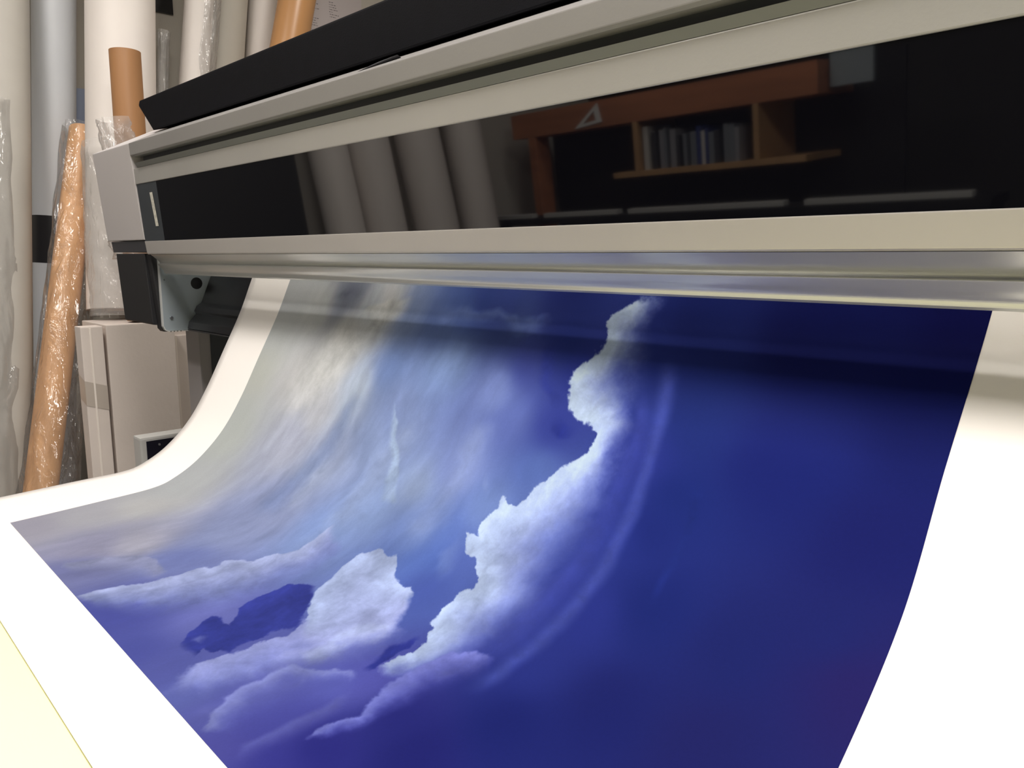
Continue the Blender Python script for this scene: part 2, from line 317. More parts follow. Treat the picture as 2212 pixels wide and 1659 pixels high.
DS = [{"E":[[0.3262,0.03],[0.3219,0.1345],[0.2833,0.2232],[0.2561,0.299],[0.2003,0.3662]],"F":[[0.1245,0.1216],[0.0944,0.1774],[0.0987,0.2432],[0.093,0.3233],[0.0858,0.3906]],"c":[208,208,205],"c2":[208,208,205],"p":0.55,"s":0.25,"f":0.3,"w":0.02},
  {"E":[[0.3462,0.0286],[0.2961,0.0315],[0.2461,0.0472],[0.2275,0.0916]],"F":[[0.3491,0.0973],[0.3219,0.1059],[0.2904,0.1087],[0.2561,0.1073]],"c":[205,205,200],"c2":[205,205,200],"p":0.7,"s":0.2,"f":0.5,"w":0.012},
  {"E":[[0.1645,0.0043],[0.1545,0.0286],[0.133,0.0615]],"F":[[0.2504,0.01],[0.2246,0.0358],[0.1917,0.0629]],"c":[92,98,112],"c2":[92,98,112],"p":0.7,"s":0.3,"f":0.5,"w":0.01},
  {"E":[[0.4077,0.2747],[0.3805,0.3791],[0.3805,0.5165],[0.3791,0.6209]],"F":[[0.4921,0.2847],[0.4835,0.3963],[0.4807,0.505],[0.4621,0.5966]],"c":[166,180,208],"c2":[166,180,208],"p":0.45,"s":0.4,"f":0.3,"w":0.03},
  {"E":[[0.5436,0.2718],[0.5236,0.3734],[0.5179,0.4649],[0.5136,0.5422]],"F":[[0.6009,0.2933],[0.5966,0.3848],[0.5866,0.475],[0.5708,0.5422]],"c":[160,175,212],"c2":[160,175,212],"p":0.4,"s":0.4,"f":0.3,"w":0.03},
  {"E":[[0.2861,0.2575],[0.2704,0.3777],[0.2546,0.5079],[0.2403,0.6309]],"F":[[0.3391,0.2804],[0.3348,0.3934],[0.3333,0.5136],[0.3262,0.6252]],"c":[118,138,185],"c2":[118,138,185],"p":0.4,"s":0.5,"f":0.3,"w":0.02},
  {"E":[[0.598,0.4692],[0.5894,0.5222],[0.6109,0.5708]],"F":[[0.6223,0.4764],[0.6309,0.5193],[0.6295,0.578]],"c":[128,148,205],"c2":[128,148,205],"p":0.5,"s":0.3,"f":0.3,"w":0.02},
  {"E":[[0.4907,0.5608],[0.4621,0.5966],[0.4549,0.6452]],"F":[[0.5622,0.4864],[0.5608,0.5379],[0.5165,0.5966]],"c":[104,124,184],"c2":[104,124,184],"p":0.4,"s":0.5,"f":0.4,"w":0.02},
  {"E":[[0.3934,0.0258],[0.4764,0.0401],[0.5494,0.0544],[0.5994,0.0587]],"F":[[0.402,0.0801],[0.4821,0.0873],[0.5522,0.0887],[0.5994,0.083]],"c":[120,138,190],"c2":[120,138,190],"p":0.5,"s":0.4,"f":0.4,"w":0.03},
  {"E":[[0.5923,0.0687],[0.5923,0.1273],[0.6052,0.1917],[0.6409,0.2461]],"F":[[0.6323,0.083],[0.6323,0.1388],[0.6395,0.1931],[0.6595,0.2332]],"c":[52,62,142],"c2":[52,62,142],"p":0.6,"s":0.4,"f":0.4,"w":0.02},
  {"E":[[0.6423,0.2504],[0.6509,0.2704],[0.6667,0.2804],[0.6824,0.2732],[0.6896,0.2546]],"F":[[0.6581,0.2246],[0.6652,0.2403],[0.6724,0.2461],[0.6781,0.2461],[0.6838,0.2418]],"c":[48,58,138],"c2":[48,58,138],"p":0.95,"s":0.3,"f":0.7,"w":0.008},
  {"E":[[0.2861,0.4077],[0.3004,0.5021],[0.3147,0.6023]],"F":[[0.3362,0.4163],[0.3505,0.5064],[0.3705,0.5994]],"c":[175,186,210],"c2":[175,186,210],"p":0.4,"s":0.4,"f":0.4,"w":0.03},
  {"E":[[0.3906,0.2747],[0.4006,0.3348],[0.4292,0.4063],[0.4592,0.4878]],"F":[[0.3948,0.2761],[0.4235,0.3348],[0.4635,0.4149],[0.4907,0.4735]],"c":[164,182,208],"c2":[164,182,208],"p":0.8,"s":0.15,"f":0.75,"w":0.006},
  {"E":[[0.5866,0.3662],[0.5937,0.3948],[0.6037,0.4134]],"F":[[0.5966,0.3691],[0.608,0.3934],[0.618,0.4163]],"c":[150,168,212],"c2":[150,168,212],"p":0.7,"s":0.3,"f":0.5,"w":0.008},
  {"E":[[0.3848,0.671],[0.392,0.5608],[0.4306,0.4707],[0.4607,0.4049]],"F":[[0.4349,0.6767],[0.4678,0.5794],[0.5007,0.495],[0.5179,0.4149]],"c":[150,168,208],"c2":[150,168,208],"p":0.35,"s":0.4,"f":0.4,"w":0.03},
  {"E":[[0.1989,0.98],[0.2132,0.927],[0.2232,0.9013],[0.2389,0.8612],[0.2604,0.8412],[0.2918,0.8383],[0.3119,0.8398]],"F":[[0.2389,0.98],[0.2632,0.9428],[0.279,0.917],[0.3104,0.8927],[0.329,0.8784],[0.3319,0.8627],[0.3233,0.8441]],"c":[155,160,190],"c2":[155,160,190],"p":0.8,"s":0.06,"f":0.2,"w":0.006},
  {"E":[[0.3062,1.0],[0.3047,0.97],[0.3062,0.9428],[0.3205,0.8984],[0.3362,0.8484],[0.3405,0.7983],[0.3505,0.7783],[0.3462,0.7468],[0.3519,0.7325],[0.3748,0.7167],[0.382,0.6681],[0.4034,0.6338],[0.4134,0.5608]],"F":[[0.3591,1.0],[0.3763,0.9828],[0.3948,0.9628],[0.4163,0.9299],[0.4449,0.8941],[0.4664,0.8698],[0.4807,0.8484],[0.4778,0.8226],[0.4664,0.7797],[0.4664,0.7525],[0.4678,0.7082],[0.475,0.6667],[0.4778,0.6109]],"c":[165,175,210],"c2":[120,130,188],"p":0.95,"s":0.05,"f":0.45,"w":0.008},
  {"E":[[0.5265,0.9485],[0.5322,0.9027],[0.5365,0.8841],[0.5379,0.8398],[0.5408,0.8026],[0.5379,0.7582],[0.5408,0.7253],[0.5436,0.691],[0.5708,0.6652],[0.6037,0.6381]],"F":[[0.5508,1.0],[0.5894,0.9714],[0.5966,0.9299],[0.6009,0.8927],[0.6123,0.8598],[0.6309,0.8326],[0.6381,0.794],[0.6452,0.7625],[0.6509,0.7368],[0.6481,0.6967]],"c":[150,158,206],"c2":[118,126,186],"p":0.95,"s":0.05,"f":0.5,"w":0.01},
  {"E":[[0.5751,0.8712],[0.568,0.8183],[0.5808,0.7754],[0.6152,0.7539]],"F":[[0.6094,0.8784],[0.6066,0.8398],[0.6195,0.8054],[0.6423,0.7754]],"c":[158,166,212],"c2":[158,166,212],"p":0.5,"s":0.25,"f":0.3,"w":0.012},
  {"E":[[0.598,1.0],[0.5894,0.9714],[0.5937,0.9342]],"F":[[0.6266,1.0],[0.6209,0.9742],[0.6195,0.9356]],"c":[112,118,180],"c2":[112,118,180],"p":0.5,"s":0.3,"f":0.3,"w":0.014},
  {"E":[[0.5422,0.7625],[0.5193,0.7325],[0.4993,0.6924],[0.4893,0.6352],[0.4936,0.6009],[0.5136,0.5708],[0.5365,0.5794],[0.5451,0.5665],[0.5651,0.6052],[0.5894,0.6152],[0.598,0.6094],[0.6123,0.6266]],"F":[[0.5536,0.7897],[0.5708,0.7983],[0.5937,0.7969],[0.608,0.7783],[0.6209,0.7597],[0.6295,0.7439],[0.6338,0.7239],[0.6381,0.7067],[0.6366,0.691],[0.6309,0.6724],[0.6266,0.6595],[0.6166,0.6338]],"c":[170,184,218],"c2":[158,166,212],"p":1.0,"s":0.03,"f":0.7,"w":0.006},
  {"E":[[0.5737,0.8083],[0.5851,0.7711],[0.5851,0.7196],[0.6009,0.6824],[0.6195,0.6595]],"F":[[0.6066,0.824],[0.6195,0.7911],[0.6223,0.7439],[0.6323,0.7139],[0.6338,0.6867]],"c":[176,188,222],"c2":[176,188,222],"p":0.6,"s":0.15,"f":0.3,"w":0.01},
  {"E":[[0.4878,0.9313],[0.4678,0.9099],[0.4607,0.8813],[0.4578,0.8598],[0.4678,0.8498],[0.485,0.8512],[0.4793,0.8355],[0.4607,0.8155],[0.4592,0.7868],[0.4578,0.7496],[0.4564,0.711],[0.4721,0.6981],[0.4921,0.6838]],"F":[[0.5165,0.9328],[0.515,0.9199],[0.5122,0.9041],[0.5236,0.8999],[0.5222,0.8913],[0.5379,0.8913],[0.5308,0.8641],[0.5351,0.8369],[0.5336,0.804],[0.5451,0.7768],[0.5365,0.7597],[0.5279,0.7468],[0.5007,0.6953]],"c":[60,68,146],"c2":[60,68,146],"p":1.0,"s":0.04,"f":0.93,"w":0.007},
  {"E":[[0.4793,0.9099],[0.4807,0.8913],[0.4893,0.8827]],"F":[[0.4921,0.9127],[0.5021,0.9027],[0.495,0.8884]],"c":[110,118,180],"c2":[110,118,180],"p":0.8,"s":0.1,"f":0.6,"w":0.006},
  {"E":[[0.6252,0.9957],[0.6066,0.9571],[0.5894,0.9113],[0.588,0.8813],[0.588,0.8526],[0.598,0.8312],[0.628,0.7997],[0.6438,0.7854]],"F":[[0.6538,0.9742],[0.6452,0.9428],[0.6366,0.9084],[0.6366,0.8813],[0.6423,0.8584],[0.6481,0.8355],[0.6538,0.8112],[0.6538,0.7926]],"c":[148,156,208],"c2":[110,118,182],"p":0.7,"s":0.08,"f":0.15,"w":0.01},
  {"E":[[0.6724,1.0],[0.6581,0.9657],[0.6624,0.9185],[0.6638,0.8655],[0.6652,0.8083]],"F":[[0.691,0.98],[0.6896,0.9485],[0.6881,0.9027],[0.6896,0.8569],[0.6867,0.8097]],"c":[112,116,184],"c2":[112,116,184],"p":0.6,"s":0.3,"f":0.2,"w":0.014},
  {"E":[[0.6581,0.7539],[0.6581,0.7282],[0.6652,0.7067],[0.6638,0.6781],[0.6552,0.6509],[0.6466,0.618],[0.6481,0.5808],[0.6624,0.5665],[0.6538,0.5436],[0.6395,0.5279],[0.618,0.5036],[0.6109,0.4807],[0.6295,0.4778],[0.6237,0.4564],[0.6252,0.4278],[0.628,0.4034],[0.6495,0.4006],[0.6567,0.372],[0.671,0.3476],[0.6896,0.3233],[0.7082,0.2976],[0.7067,0.2618],[0.6896,0.2375]],"F":[[0.6824,0.7668],[0.6996,0.7482],[0.7182,0.7239],[0.7296,0.6896],[0.7425,0.6624],[0.7511,0.6295],[0.7525,0.5923],[0.7568,0.5651],[0.7568,0.5365],[0.7554,0.5165],[0.7568,0.4936],[0.7582,0.4692],[0.7582,0.4449],[0.7568,0.4163],[0.7568,0.3934],[0.7582,0.3691],[0.7582,0.3419],[0.7582,0.3162],[0.7568,0.2861],[0.7554,0.2561],[0.7525,0.2289],[0.7511,0.206],[0.7482,0.1845]],"c":[176,192,222],"c2":[112,122,196],"p":1.0,"s":0.025,"f":0.28,"w":0.009},
  {"E":[[0.6938,0.9127],[0.6838,0.8856],[0.6867,0.8612],[0.6967,0.8298],[0.6838,0.7697],[0.6824,0.7353],[0.691,0.6938],[0.6981,0.6652],[0.7167,0.6509],[0.7382,0.6409]],"F":[[0.7124,0.8741],[0.7196,0.8469],[0.721,0.814],[0.7253,0.7811],[0.7296,0.7568],[0.7368,0.7339],[0.7439,0.7096],[0.7482,0.691],[0.7496,0.671],[0.7454,0.6452]],"c":[124,130,200],"c2":[92,96,176],"p":0.95,"s":0.06,"f":0.15,"w":0.009},
  {"E":[[0.6981,0.0],[0.6938,0.0129],[0.6824,0.03],[0.671,0.0472],[0.6667,0.0601],[0.6695,0.0873],[0.6638,0.1316],[0.6552,0.1645],[0.6524,0.1888],[0.6524,0.2103],[0.6609,0.2275],[0.6753,0.2375],[0.6824,0.2403],[0.6924,0.2461],[0.7024,0.2518]],"F":[[0.731,0.0],[0.7296,0.01],[0.731,0.0229],[0.731,0.0358],[0.731,0.0529],[0.7339,0.0787],[0.7382,0.1116],[0.7396,0.1373],[0.7425,0.1617],[0.7454,0.1817],[0.7468,0.2017],[0.7482,0.2189],[0.7482,0.2303],[0.7468,0.2418],[0.7468,0.2546]],"c":[182,198,220],"c2":[120,132,192],"p":1.0,"s":0.05,"f":0.25,"w":0.011},
  {"E":[[0.7296,0.0443],[0.7396,0.0515],[0.7496,0.0615]],"F":[[0.7411,0.0687],[0.7496,0.0744],[0.7554,0.073]],"c":[120,130,185],"c2":[120,130,185],"p":0.6,"s":0.3,"f":0.4,"w":0.012},
  {"E":[[0.6452,0.7783],[0.6466,0.7568],[0.6423,0.7382],[0.6409,0.7196],[0.6495,0.6996],[0.6552,0.6753]],"F":[[0.6552,0.774],[0.6595,0.7597],[0.6567,0.7454],[0.6567,0.7253],[0.6609,0.7053],[0.6609,0.6824]],"c":[52,60,142],"c2":[52,60,142],"p":0.95,"s":0.08,"f":0.85,"w":0.006},
  {"E":[[0.7353,0.1631],[0.7425,0.2589],[0.7425,0.3605],[0.7339,0.4621],[0.7253,0.5694],[0.7167,0.6767]],"F":[[0.7682,0.1731],[0.7783,0.2704],[0.784,0.3734],[0.784,0.4735],[0.7768,0.5751],[0.7597,0.6838]],"c":[76,86,168],"c2":[76,86,168],"p":0.5,"s":0.3,"f":0.3,"w":0.008},
  {"E":[[0.7468,0.1016],[0.7539,0.176],[0.7597,0.2303],[0.7639,0.2918],[0.7654,0.3591],[0.7639,0.4177],[0.7625,0.4793],[0.7582,0.5393],[0.7511,0.598],[0.7396,0.6595],[0.731,0.7339]],"F":[[0.7711,0.1059],[0.784,0.1774],[0.7854,0.2389],[0.7868,0.2976],[0.7897,0.3591],[0.7897,0.4192],[0.7897,0.4821],[0.7854,0.5393],[0.7797,0.5966],[0.7697,0.6552],[0.7611,0.7196]],"c":[78,90,168],"c2":[78,90,168],"p":0.7,"s":0.5,"f":0.5,"w":0.006},
  {"E":[[0.8183,0.2718],[0.8269,0.3534],[0.8269,0.4192],[0.8255,0.495]],"F":[[0.8355,0.2732],[0.8398,0.3548],[0.8412,0.4249],[0.8398,0.5007]],"c":[36,50,120],"c2":[36,50,120],"p":0.5,"s":0.5,"f":0.5,"w":0.006}]
INK = .66

def _vnoise(x,y,seed):
    rs=np.random.RandomState(seed);T=rs.rand(257,257)
    xi=np.floor(x).astype(int);yi=np.floor(y).astype(int);fx=x-xi;fy=y-yi
    fx=fx*fx*(3-2*fx);fy=fy*fy*(3-2*fy);a=xi%256;b=yi%256;a1=(a+1)%256;b1=(b+1)%256
    return (T[a,b]*(1-fx)+T[a1,b]*fx)*(1-fy)+(T[a,b1]*(1-fx)+T[a1,b1]*fx)*fy
def fbm(x,y,fr,octs,seed,gain=.5):
    s=0;a=1;n=0
    for o in range(octs):
        s=s+a*(_vnoise(x*fr+13.7*o,y*fr+7.1*o,seed+o)-.5);n+=a;a*=gain;fr*=2.03
    return s/n*2
def _segdist(px,py,L):
    d=np.full(px.shape,1e9)
    for (ax,ay),(bx,by) in zip(L[:-1],L[1:]):
        vx,vy=bx-ax,by-ay;l=vx*vx+vy*vy+1e-12
        h=np.clip(((px-ax)*vx+(py-ay)*vy)/l,0,1)
        d=np.minimum(d,(px-ax-h*vx)**2+(py-ay-h*vy)**2)
    return np.sqrt(d)
def _inside(px,py,P):
    c=np.zeros(px.shape,bool)
    for (ax,ay),(bx,by) in zip(P,P[1:]+P[:1]):
        if ay==by: continue
        m=((ay>py)!=(by>py))&(px<(bx-ax)*(py-ay)/(by-ay)+ax); c^=m
    return c
def sst(a,b,v):
    v=np.clip((v-a)/(b-a),0,1);return v*v*(3-2*v)
def to_lin(c):
    c=np.asarray(c,float)/255;return np.where(c<=.04045,c/12.92,((c+.055)/1.055)**2.4)
def paint_sky(NQ,NT,B,S,WX=1.627,LT=1.0):
    q,t=np.meshgrid(np.linspace(0,1,NQ),np.linspace(0,1,NT))
    X=q*WX;Y=t*LT
    # base: normalised gaussian weights in print space
    wx=X+.03*fbm(X,Y,5,3,5);wy=Y+.03*fbm(X,Y,5,3,9)
    num=np.zeros(q.shape+(3,));den=np.zeros(q.shape)
    for b in B:
        d2=(wx-b[0]*WX)**2+(wy-b[1]*LT)**2
        w=1/(d2+.0012)**1.8; den+=w; num+=w[...,None]*np.array(b[2:5],float)
    C=num/den[...,None]
    # ragged vapour texture, stretched with the wind
    a=-1.42;xr=X*math.cos(a)+Y*math.sin(a);yr=-X*math.sin(a)+Y*math.cos(a)
    lum=np.clip((C[...,1]-60)/90,0,1)*(.15+.85*sst(.03,.24,q))
    tex=fbm(xr*.55,yr*1.3,9,6,21,.55)
    C=C*(1+(.12*tex*lum)[...,None])
    fx_,fy_=fbm(X,Y,9,4,101,.6),fbm(X,Y,9,4,131,.6)
    fine=fbm(X+.03*fx_,Y+.03*fy_,20,6,40,.62);w2x=fbm(X+.015*fx_,Y+.015*fy_,20,6,60,.6);w2y=fbm(X+.015*fy_,Y-.015*fx_,20,6,80,.6)
    wisp=fbm(xr*.8+.05*fx_,yr*2.2+.05*fy_,16,6,170,.6)
    C=C*(1+(.08*wisp*lum)[...,None])
    for s in S:
        E=[(e[0]*WX,e[1]*LT) for e in s['E']];Fp=[(e[0]*WX,e[1]*LT) for e in s['F']]
        m=s['w'];soft=s['s']>=.2
        px=X+(m*1.5*fx_ if soft else m*2.2*w2x);py=Y+(m*1.5*fy_ if soft else m*2.2*w2y)
        xs=[p[0] for p in E+Fp];ys=[p[1] for p in E+Fp];pad=.04
        bb=(X>min(xs)-pad)&(X<max(xs)+pad)&(Y>min(ys)-pad)&(Y<max(ys)+pad)
        ii=np.where(bb);ax=px[ii];ay=py[ii]
        ins=_inside(ax,ay,E+Fp[::-1])
        dE=_segdist(ax,ay,E);dF=_segdist(ax,ay,Fp)
        ends=np.minimum(_segdist(ax,ay,[E[0],Fp[0]]),_segdist(ax,ay,[E[-1],Fp[-1]]))
        v=dE/(dE+dF+1e-9)
        wdt=dE+dF
        al=(sst(0,1,dE/(s['s']*.12+1e-9)) if s['s']<.2 else sst(0,s['s'],v))*(1-sst(s['f'],1,v+.12*fine[ii]))*sst(0,.05 if s['s']>=.2 else .02,ends+(0 if s['s']>=.2 else .004))
        al=al*ins*s['p']
        tx=1+.22*fine[ii]+.08*tex[ii]+.08*wisp[ii]
        k=sst(.0,.9,v)[...,None]
        col=(np.array(s['c'],float)*(1-k)+np.array(s['c2'],float)*k)*tx[...,None]
        C[ii]=C[ii]*(1-al[...,None])+col*al[...,None]
    C=C*(1+.09*(1-sst(.3,.75,t))*sst(60,130,C[...,2]))[...,None]
    return np.clip(C,8,250)

NQ, NT = 900, 620
C = paint_sky(NQ, NT, DB, DS)
q, t = np.meshgrid(np.linspace(0, 1, NQ), np.linspace(0, 1, NT)); G1 = sheet(q, t)
dq = np.gradient(G1, axis=1); dt = np.gradient(G1, axis=0); nn = np.cross(dt, dq); nn /= np.linalg.norm(nn, axis=-1, keepdims=True)
if nn[NT//2, NQ//2, 2] < 0: nn = -nn
G1 = G1+nn*.0006
lin = to_lin(C)**1.1*INK*np.array([1.0, 1.02, 1.06]); rgba = np.concatenate([lin, np.ones(lin.shape[:2]+(1,))], -1)
mi = mat('ink on paper', (.1, .1, .5), .55, spec=.03); nt = mi.node_tree
at = nt.nodes.new('ShaderNodeAttribute'); at.attribute_name = 'ink'
tcn = nt.nodes.new('ShaderNodeTexCoord'); gr = nt.nodes.new('ShaderNodeTexNoise'); gr.inputs['Scale'].default_value = 420; gr.inputs['Detail'].default_value = 2
mr = nt.nodes.new('ShaderNodeMapRange'); mr.inputs[3].default_value = .93; mr.inputs[4].default_value = 1.07
sc = nt.nodes.new('ShaderNodeVectorMath'); sc.operation = 'SCALE'
nt.links.new(tcn.outputs['Object'], gr.inputs['Vector']); nt.links.new(gr.outputs[0], mr.inputs[0]); nt.links.new(mr.outputs[0], sc.inputs['Scale'])
nt.links.new(at.outputs['Color'], sc.inputs[0]); nt.links.new(sc.outputs[0], nt.nodes['Principled BSDF'].inputs['Base Color'])
ink = grid_mesh('printed_picture', G1, mi, sh, rgba)

# ---------------------------------------------------------------- table under the leading edge
tb = thing('work_table', 'cream topped table carrying the free end of the sky print', 'table', (-.35, -.2, 0))
ZT = ZC-.5655*KP*S
box('tabletop', (-1.16, -.62, ZT-.032), (.42, .215, ZT-.002), M_['table'], tb, bevel=.003)
for x in (-1.12, .34):
    for y in (-.58, .14): box('leg', (x, y, 0), (x+.04, y+.04, ZT-.033), M_['leg'], tb, bevel=.003)

# ---------------------------------------------------------------- cardboard boxes behind the machine
def carton(label, x0, x1, y0, y1, z1, folds=(), tape=None, gap=None):
    t = thing('cardboard_box', label, 'box', ((x0+x1)/2, (y0+y1)/2, 0), 'white cartons under the rolls')
    b = box('carton', (x0, y0, 0), (x1, y1, z1), M_['card'], t, bevel=.003)
    for y in folds: box('fold', (x1-.002, y-.0025, .01), (x1+.0015, y+.0025, z1-.004), M_['cardedge'], t, bevel=.0006)
    if tape:
        (za, zb) = tape
        mesh('tape', [(x1+.0008, y0+.0, za), (x1+.0008, y1+.0, za-.02), (x1+.0008, y1+.0, zb-.02), (x1+.0008, y0, zb),
                      (x1-.05, y0-.0008, za+.015), (x1-.05, y0-.0008, zb+.015)], [(0, 1, 2, 3), (0, 3, 5, 4)], M_['tape'], t)
    return t
ZB = .849
carton('narrow white cardboard box with a strip of clear tape, left of the wider one', -2.558, -2.50, .648, .708, .847, (.6735,), (.69, .617))
carton('wide white cardboard box standing under the big white roll', -2.74, -2.50, .717, .914, ZB)
carton('white cardboard box in shade behind the printer end, nearest the stand leg', -3.2, -2.55, .925, 1.80, .80, (.934,))

# ---------------------------------------------------------------- rolls leaning against the wall
GR = 'rolls leaning on the wall'
def roll(name, label, b, t, z0, z1, r, m, core=None, cat='roll', group=GR, wallr=None):
    a, c = lean(b, t, z0, z1)
    d = (c-a).normalized(); a = a+d*(r*math.tan(math.acos(min(1, d.z)))+.002)
    th = thing(name, label, cat, tuple(a), group)
    tube('media', a, c, r, r, m, th, wall=wallr or min(.02, r*.3), seg=64)
    if core:
        d = (c-a).normalized(); tube('core', a-d*.004, c+d*.004, r*.5, r*.5, M_[core], th, wall=.006, seg=32)
    return th, a, c
# leftmost grey roll
th, a, c = roll('media_roll', 'grey wrapped roll at the far left edge, in loose film', (-2.8, .486, .417), (-3.0, .638, 1.84), 0, 2.25, .0745, M_['rollgrey'])
p, q_ = lean((-2.79, .452, .417), (-2.93, .565, 1.5), .05, 1.52)
tube('film_sleeve', p, q_, .088, .062, M_['filmg'], th, rings=50, wob=.045, seed=5, caps=False, ridge=.06)
# cool white roll with black band
th, a, c = roll('media_roll', 'cool white tall roll with a black band round its middle', (-3.12, .6897, .3165), (-3.13, .82, 1.9059), 0, 2.3, .067, M_['rollblue'])
p, q_ = lean((-3.12, .6897, .3165), (-3.13, .82, 1.9059), 1.023, 1.183)
tube('black_band', p, q_, .0676, .0676, M_['black'], th, seg=64, wall=.0006)
# kraft tube in film
th, a, c = roll('kraft_tube', 'brown kraft tube in crinkled clear film, leaning left of the big white roll', (-2.65, .540, .349), (-3.0, .844, 1.464), 0, 1.468, .0465, M_['kraftfilm'], cat='tube', wallr=.005)
p, q_ = lean((-2.65, .566, .349), (-3.0, .838, 1.464), .01, 1.475)
tube('film_sleeve', p, q_, .083, .056, M_['film'], th, rings=70, wob=.05, seed=11, caps=False, ridge=.09)
# big white roll on the box
th, a, c = roll('media_roll', 'big white roll, thickest of all, standing on the wide box', (-2.75, .841, .84), (-2.9, .959, 1.884), ZB+.001, 2.45, .1055, M_['roll'], core='core')
p, q_ = lean((-2.735, .850, .84), (-2.79, .885, 1.40), ZB+.006, 1.40)
tube('film_sleeve', p, q_, .108, .110, M_['film2'], th, rings=50, wob=.012, seed=21, caps=False, ridge=.02)
# kraft tube behind the printer end
th, a, c = roll('kraft_tube', 'brown kraft tube rising behind the printer end, in front of the big white roll', (-2.555, .840, .85), (-2.575, .853, 1.652), ZB+.001, 1.648, .0435, M_['kraft'], cat='tube', wallr=.004)
p, q_ = lean((-2.56, .825, 1.3), (-2.575, .812, 1.46), 1.05, 1.45)
tube('film_bag', p, q_, .072, .046, M_['film2'], th, rings=40, wob=.07, seed=33, caps=False, ridge=.12)
Z3 = .801
th, a, c = roll('narrow_tube', 'narrow tube in crumpled translucent film, right of the big white roll', (-3.08, 1.14, 1.642), (-3.10, 1.166, 1.843), Z3, 1.845, .012, M_['rollgrey'], cat='tube', wallr=.002)
tube('film_sleeve', lean(a, c, Z3+.02, 1.9)[0], lean(a, c, .82, 1.865)[1], .021, .019, M_['film2'], th, rings=120, wob=.09, seed=41, caps=False, ridge=.15)
RD = [((-2.97, 1.2177, 1.6927), (-2.99, 1.2617, 1.9667), .0500, .0505),
      ((-3.12, 1.388, 1.767), (-3.12, 1.4213, 2.028), .0805, 0),
      ((-3.13, 1.5582, 1.8477), (-3.135, 1.5847, 2.0653), .0585, 0),
      ((-2.90, 1.5637, 1.8477), (-2.905, 1.6075, 2.0196), .0690, 0)]
th, a, c = roll('media_roll', 'slim bright white roll with film along its right side', RD[0][0], RD[0][1], Z3, 2.4, RD[0][2], M_['roll'])
p, q_ = lean((-2.975, 1.24, 1.703), (-2.995, 1.285, 1.985), Z3+.02, 2.35)
tube('film_sleeve', p, q_, .052, .056, M_['film2'], th, rings=90, wob=.03, seed=51, caps=False, ridge=.06)
roll('media_roll', 'wide beige wrapped roll between the slim white and cream ones', RD[1][0], RD[1][1], Z3, 2.35, RD[1][2], M_['rollbeige'])
roll('media_roll', 'cream roll just left of the glossy brown kraft tube', RD[2][0], RD[2][1], Z3, 2.3, RD[2][2], M_['roll'])
roll('kraft_tube', 'glossy brown kraft tube in front of the printed notice', RD[3][0], RD[3][1], Z3, 2.35, RD[3][2], M_['kraftglossy'], cat='tube', wallr=.005)
# pale blue card behind
tag(mesh('blue_card', [(-3.16, .868, .9), (-3.13, .93, .9), (-3.19, .93, 1.64), (-3.2, .872, 1.64), (-3.163, .868, .9), (-3.133, .93, .9), (-3.193, .93, 1.64), (-3.203, .872, 1.64)],
   [(0, 1, 2, 3), (7, 6, 5, 4), (0, 4, 5, 1), (1, 5, 6, 2), (2, 6, 7, 3), (3, 7, 4, 0)], M_['bluecard']), 'pale blue card slipped between the cool white and the big white roll', 'card')
# sign and notice on the wall
tag(box('wall_sign', (XA, 1.12, 1.967), (XA+.012, 1.262, 2.25), M_['sign'], bevel=.002), 'black sign high on the grey wall', 'sign')
nt_ = thing('notice', 'white printed notice with rows of small text on the wall', 'notice', (XA, 1.9, 1.9))
# one sheet mesh; the small rows of print are ink-coloured cells of it
NY, NZ = 140, 124; rs = random.Random(3); inkc = set()
for cb, (c0, wmax) in enumerate(((30, 12), (52, 13), (84, 14))):
    for k in range(30):
        r_ = 4*k+2
        if rs.random() < .14 or (cb == 2 and k < 14): continue
        cc = c0+rs.choice([0, 0, 1]); end = cc+rs.randint(6, wmax)
        while cc < end:
            w = rs.choice([1, 2, 3]); inkc.update((cc+i, r_) for i in range(w)); cc += w+1
gy, gz = np.meshgrid(np.linspace(1.70, 2.12, NY+1), np.linspace(1.90, 2.212, NZ+1))
GN = np.stack([np.full(gy.shape, XA+.002), gy, gz], -1)
no = grid_mesh('sheet', GN, M_['poster'], nt_); no.data.materials.append(M_['ink'])
no.data.polygons.foreach_set('material_index', np.array([1 if (k % NY, k//NY) in inkc else 0 for k in range(NY*NZ)], dtype=np.int32))

# small dark framed panel by the sheet edge
pn = thing('control_panel', 'small black panel in a light grey frame, below the printer end', 'panel', (-2.3, .8, 0))
box('frame', (-2.26, .694, .30), (-2.205, .95, .562), M_['pframe'], pn, bevel=.006)
box('screen', (-2.2055, .710, .32), (-2.2035, .935, .551), M_['pscreen'], pn, bevel=.003)
tube('screw', (-2.2035, .7435, .538), (-2.2015, .7435, .538), .0035, .003, M_['steel'], pn, seg=16)
box('post', (-2.25, .78, 0), (-2.215, .86, .301), M_['pframe'], pn, bevel=.004)

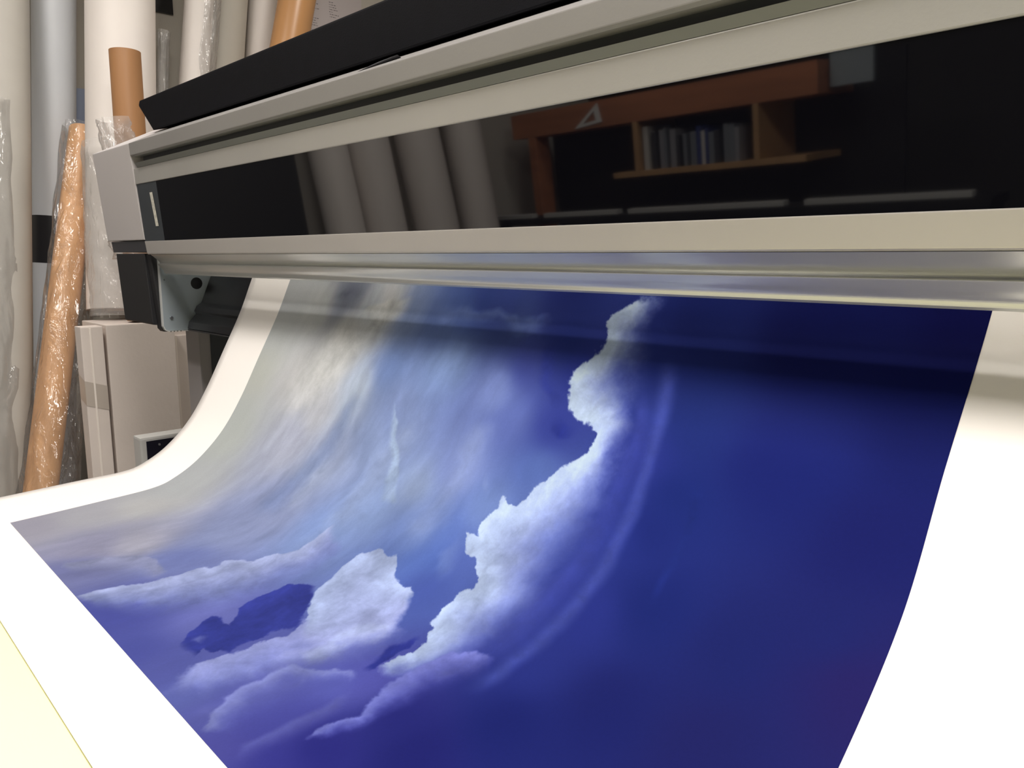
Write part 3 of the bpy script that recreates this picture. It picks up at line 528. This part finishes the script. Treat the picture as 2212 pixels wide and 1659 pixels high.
# ---------------------------------------------------------------- the side of the room that shows in the window
GQ = 'rolls opposite the printer'
roll('media_roll', 'white roll by the left wall opposite, seen in the smoked window', (-2.98, -.645, .8), (-3.06, -.645, 1.6), 0, 2.2, .085, M_['roll'], group=GQ)
roll('media_roll', 'pale roll left of the reflected dark gap', (-2.98, -.85, .8), (-3.06, -.85, 1.6), 0, 2.2, .095, M_['roll'], group=GQ)
roll('media_roll', 'wide white roll in the middle of the window reflection', (-2.96, -1.12, .8), (-3.05, -1.11, 1.6), 0, 2.2, .105, M_['roll'], group=GQ)
roll('media_roll', 'bright roll reflected beside the wooden shelf', (-2.98, -1.40, .8), (-3.06, -1.40, 1.6), 0, 2.2, .095, M_['roll'], group=GQ)
tag(box('storage_cabinet', (-3.24, -.50, 0), (-3.05, .30, 2.0), M_['cabinet'], bevel=.004), 'dark storage cabinet against the left wall, only reflected', 'cabinet')
su = thing('shelf_unit', 'brown wooden shelf unit reflected in the smoked window', 'shelf', (-2.2, -1.9, 0))
box('top_board', (-3.1, -2.1, 1.26), (-1.45, -1.8, 1.38), M_['wood'], su)
box('shelf', (-2.45, -2.1, 1.02), (-1.50, -1.8, 1.045), M_['pine'], su)
box('lower_shelf', (-3.1, -2.1, .5), (-1.25, -1.8, .53), M_['wood'], su)
for x in (-2.99,): box('post', (x, -1.9, 0), (x+.05, -1.8, 1.26), M_['wood'], su)
for x in (-2.32, -1.72): box('divider', (x, -2.1, 1.045), (x+.025, -1.8, 1.26), M_['pine'], su)
box('back_panel', (-3.1, -2.12, 0), (-1.25, -2.1, 1.4), M_['inner'], su, bevel=0)
for x0, x1 in ((-3.2, -2.84), (-2.76, -2.30), (-2.24, -1.50), (-1.42, -.86)):
    tag(box('edge_strip', (x0, -1.66, .872), (x1, -1.62, .892), M_['pframe'], bevel=.002), 'pale edge strip lying along the low bench, seen low in the smoked window', 'edge strip', 'edge strips of the low bench')  # separate pale strips standing for the bench's reflected edges
lbn = thing('low_bench', 'long black low bench before the shelf unit, reflected', 'bench', (-2.0, -1.68, 0))
box('bench_top', (-3.22, -1.78, .84), (-.8, -1.60, .871), M_['inner'], lbn)
for x in (-3.2, -.86): box('leg', (x, -1.77, 0), (x+.05, -1.61, .84), M_['inner'], lbn)
tri = [(0, 0), (.17, .015), (.15, .10)]; tin = [(.055, .018), (.135, .026), (.128, .068)]
V = [(-2.66+a_, y_, 1.268+b_) for y_ in (-1.796, -1.792) for a_, b_ in tri+tin]
tag(mesh('set_square', V, [(0, 1, 4, 3), (1, 2, 5, 4), (2, 0, 3, 5), (6, 9, 10, 7), (7, 10, 11, 8), (8, 11, 9, 6), (0, 6, 7, 1), (1, 7, 8, 2), (2, 8, 6, 0), (3, 4, 10, 9), (4, 5, 11, 10), (5, 3, 9, 11)], M_['lampbody']), 'white drawing triangle on the top board of the reflected shelf', 'set square')
tag(box('paper_pad', (-1.44, -1.90, 1.28), (-1.28, -1.88, 1.40), M_['plate'], bevel=.001), 'pale paper pad beside the reflected shelf unit', 'pad')
bookc = [mat('book cover %d' % i, c, .5) for i, c in enumerate([(.5, .48, .45), (.3, .3, .33), (.03, .05, .2), (.6, .58, .55), (.05, .05, .06), (.2, .22, .25)])]
bn = ['white', 'grey', 'navy', 'pale', 'black', 'slate']
x = -2.28; i = 0
while x < -1.78:
    w = rs.uniform(.012, .03); h = rs.uniform(.12, .19); k = rs.randrange(6)
    tag(box('book', (x, -2.0, 1.0455), (x+w, -1.82, 1.0455+h), bookc[k], bevel=.001), 'thin %s book in the row on the reflected shelf' % bn[k], 'book', 'books on the reflected shelf'); x += w+rs.choice([.001, .002, .02])
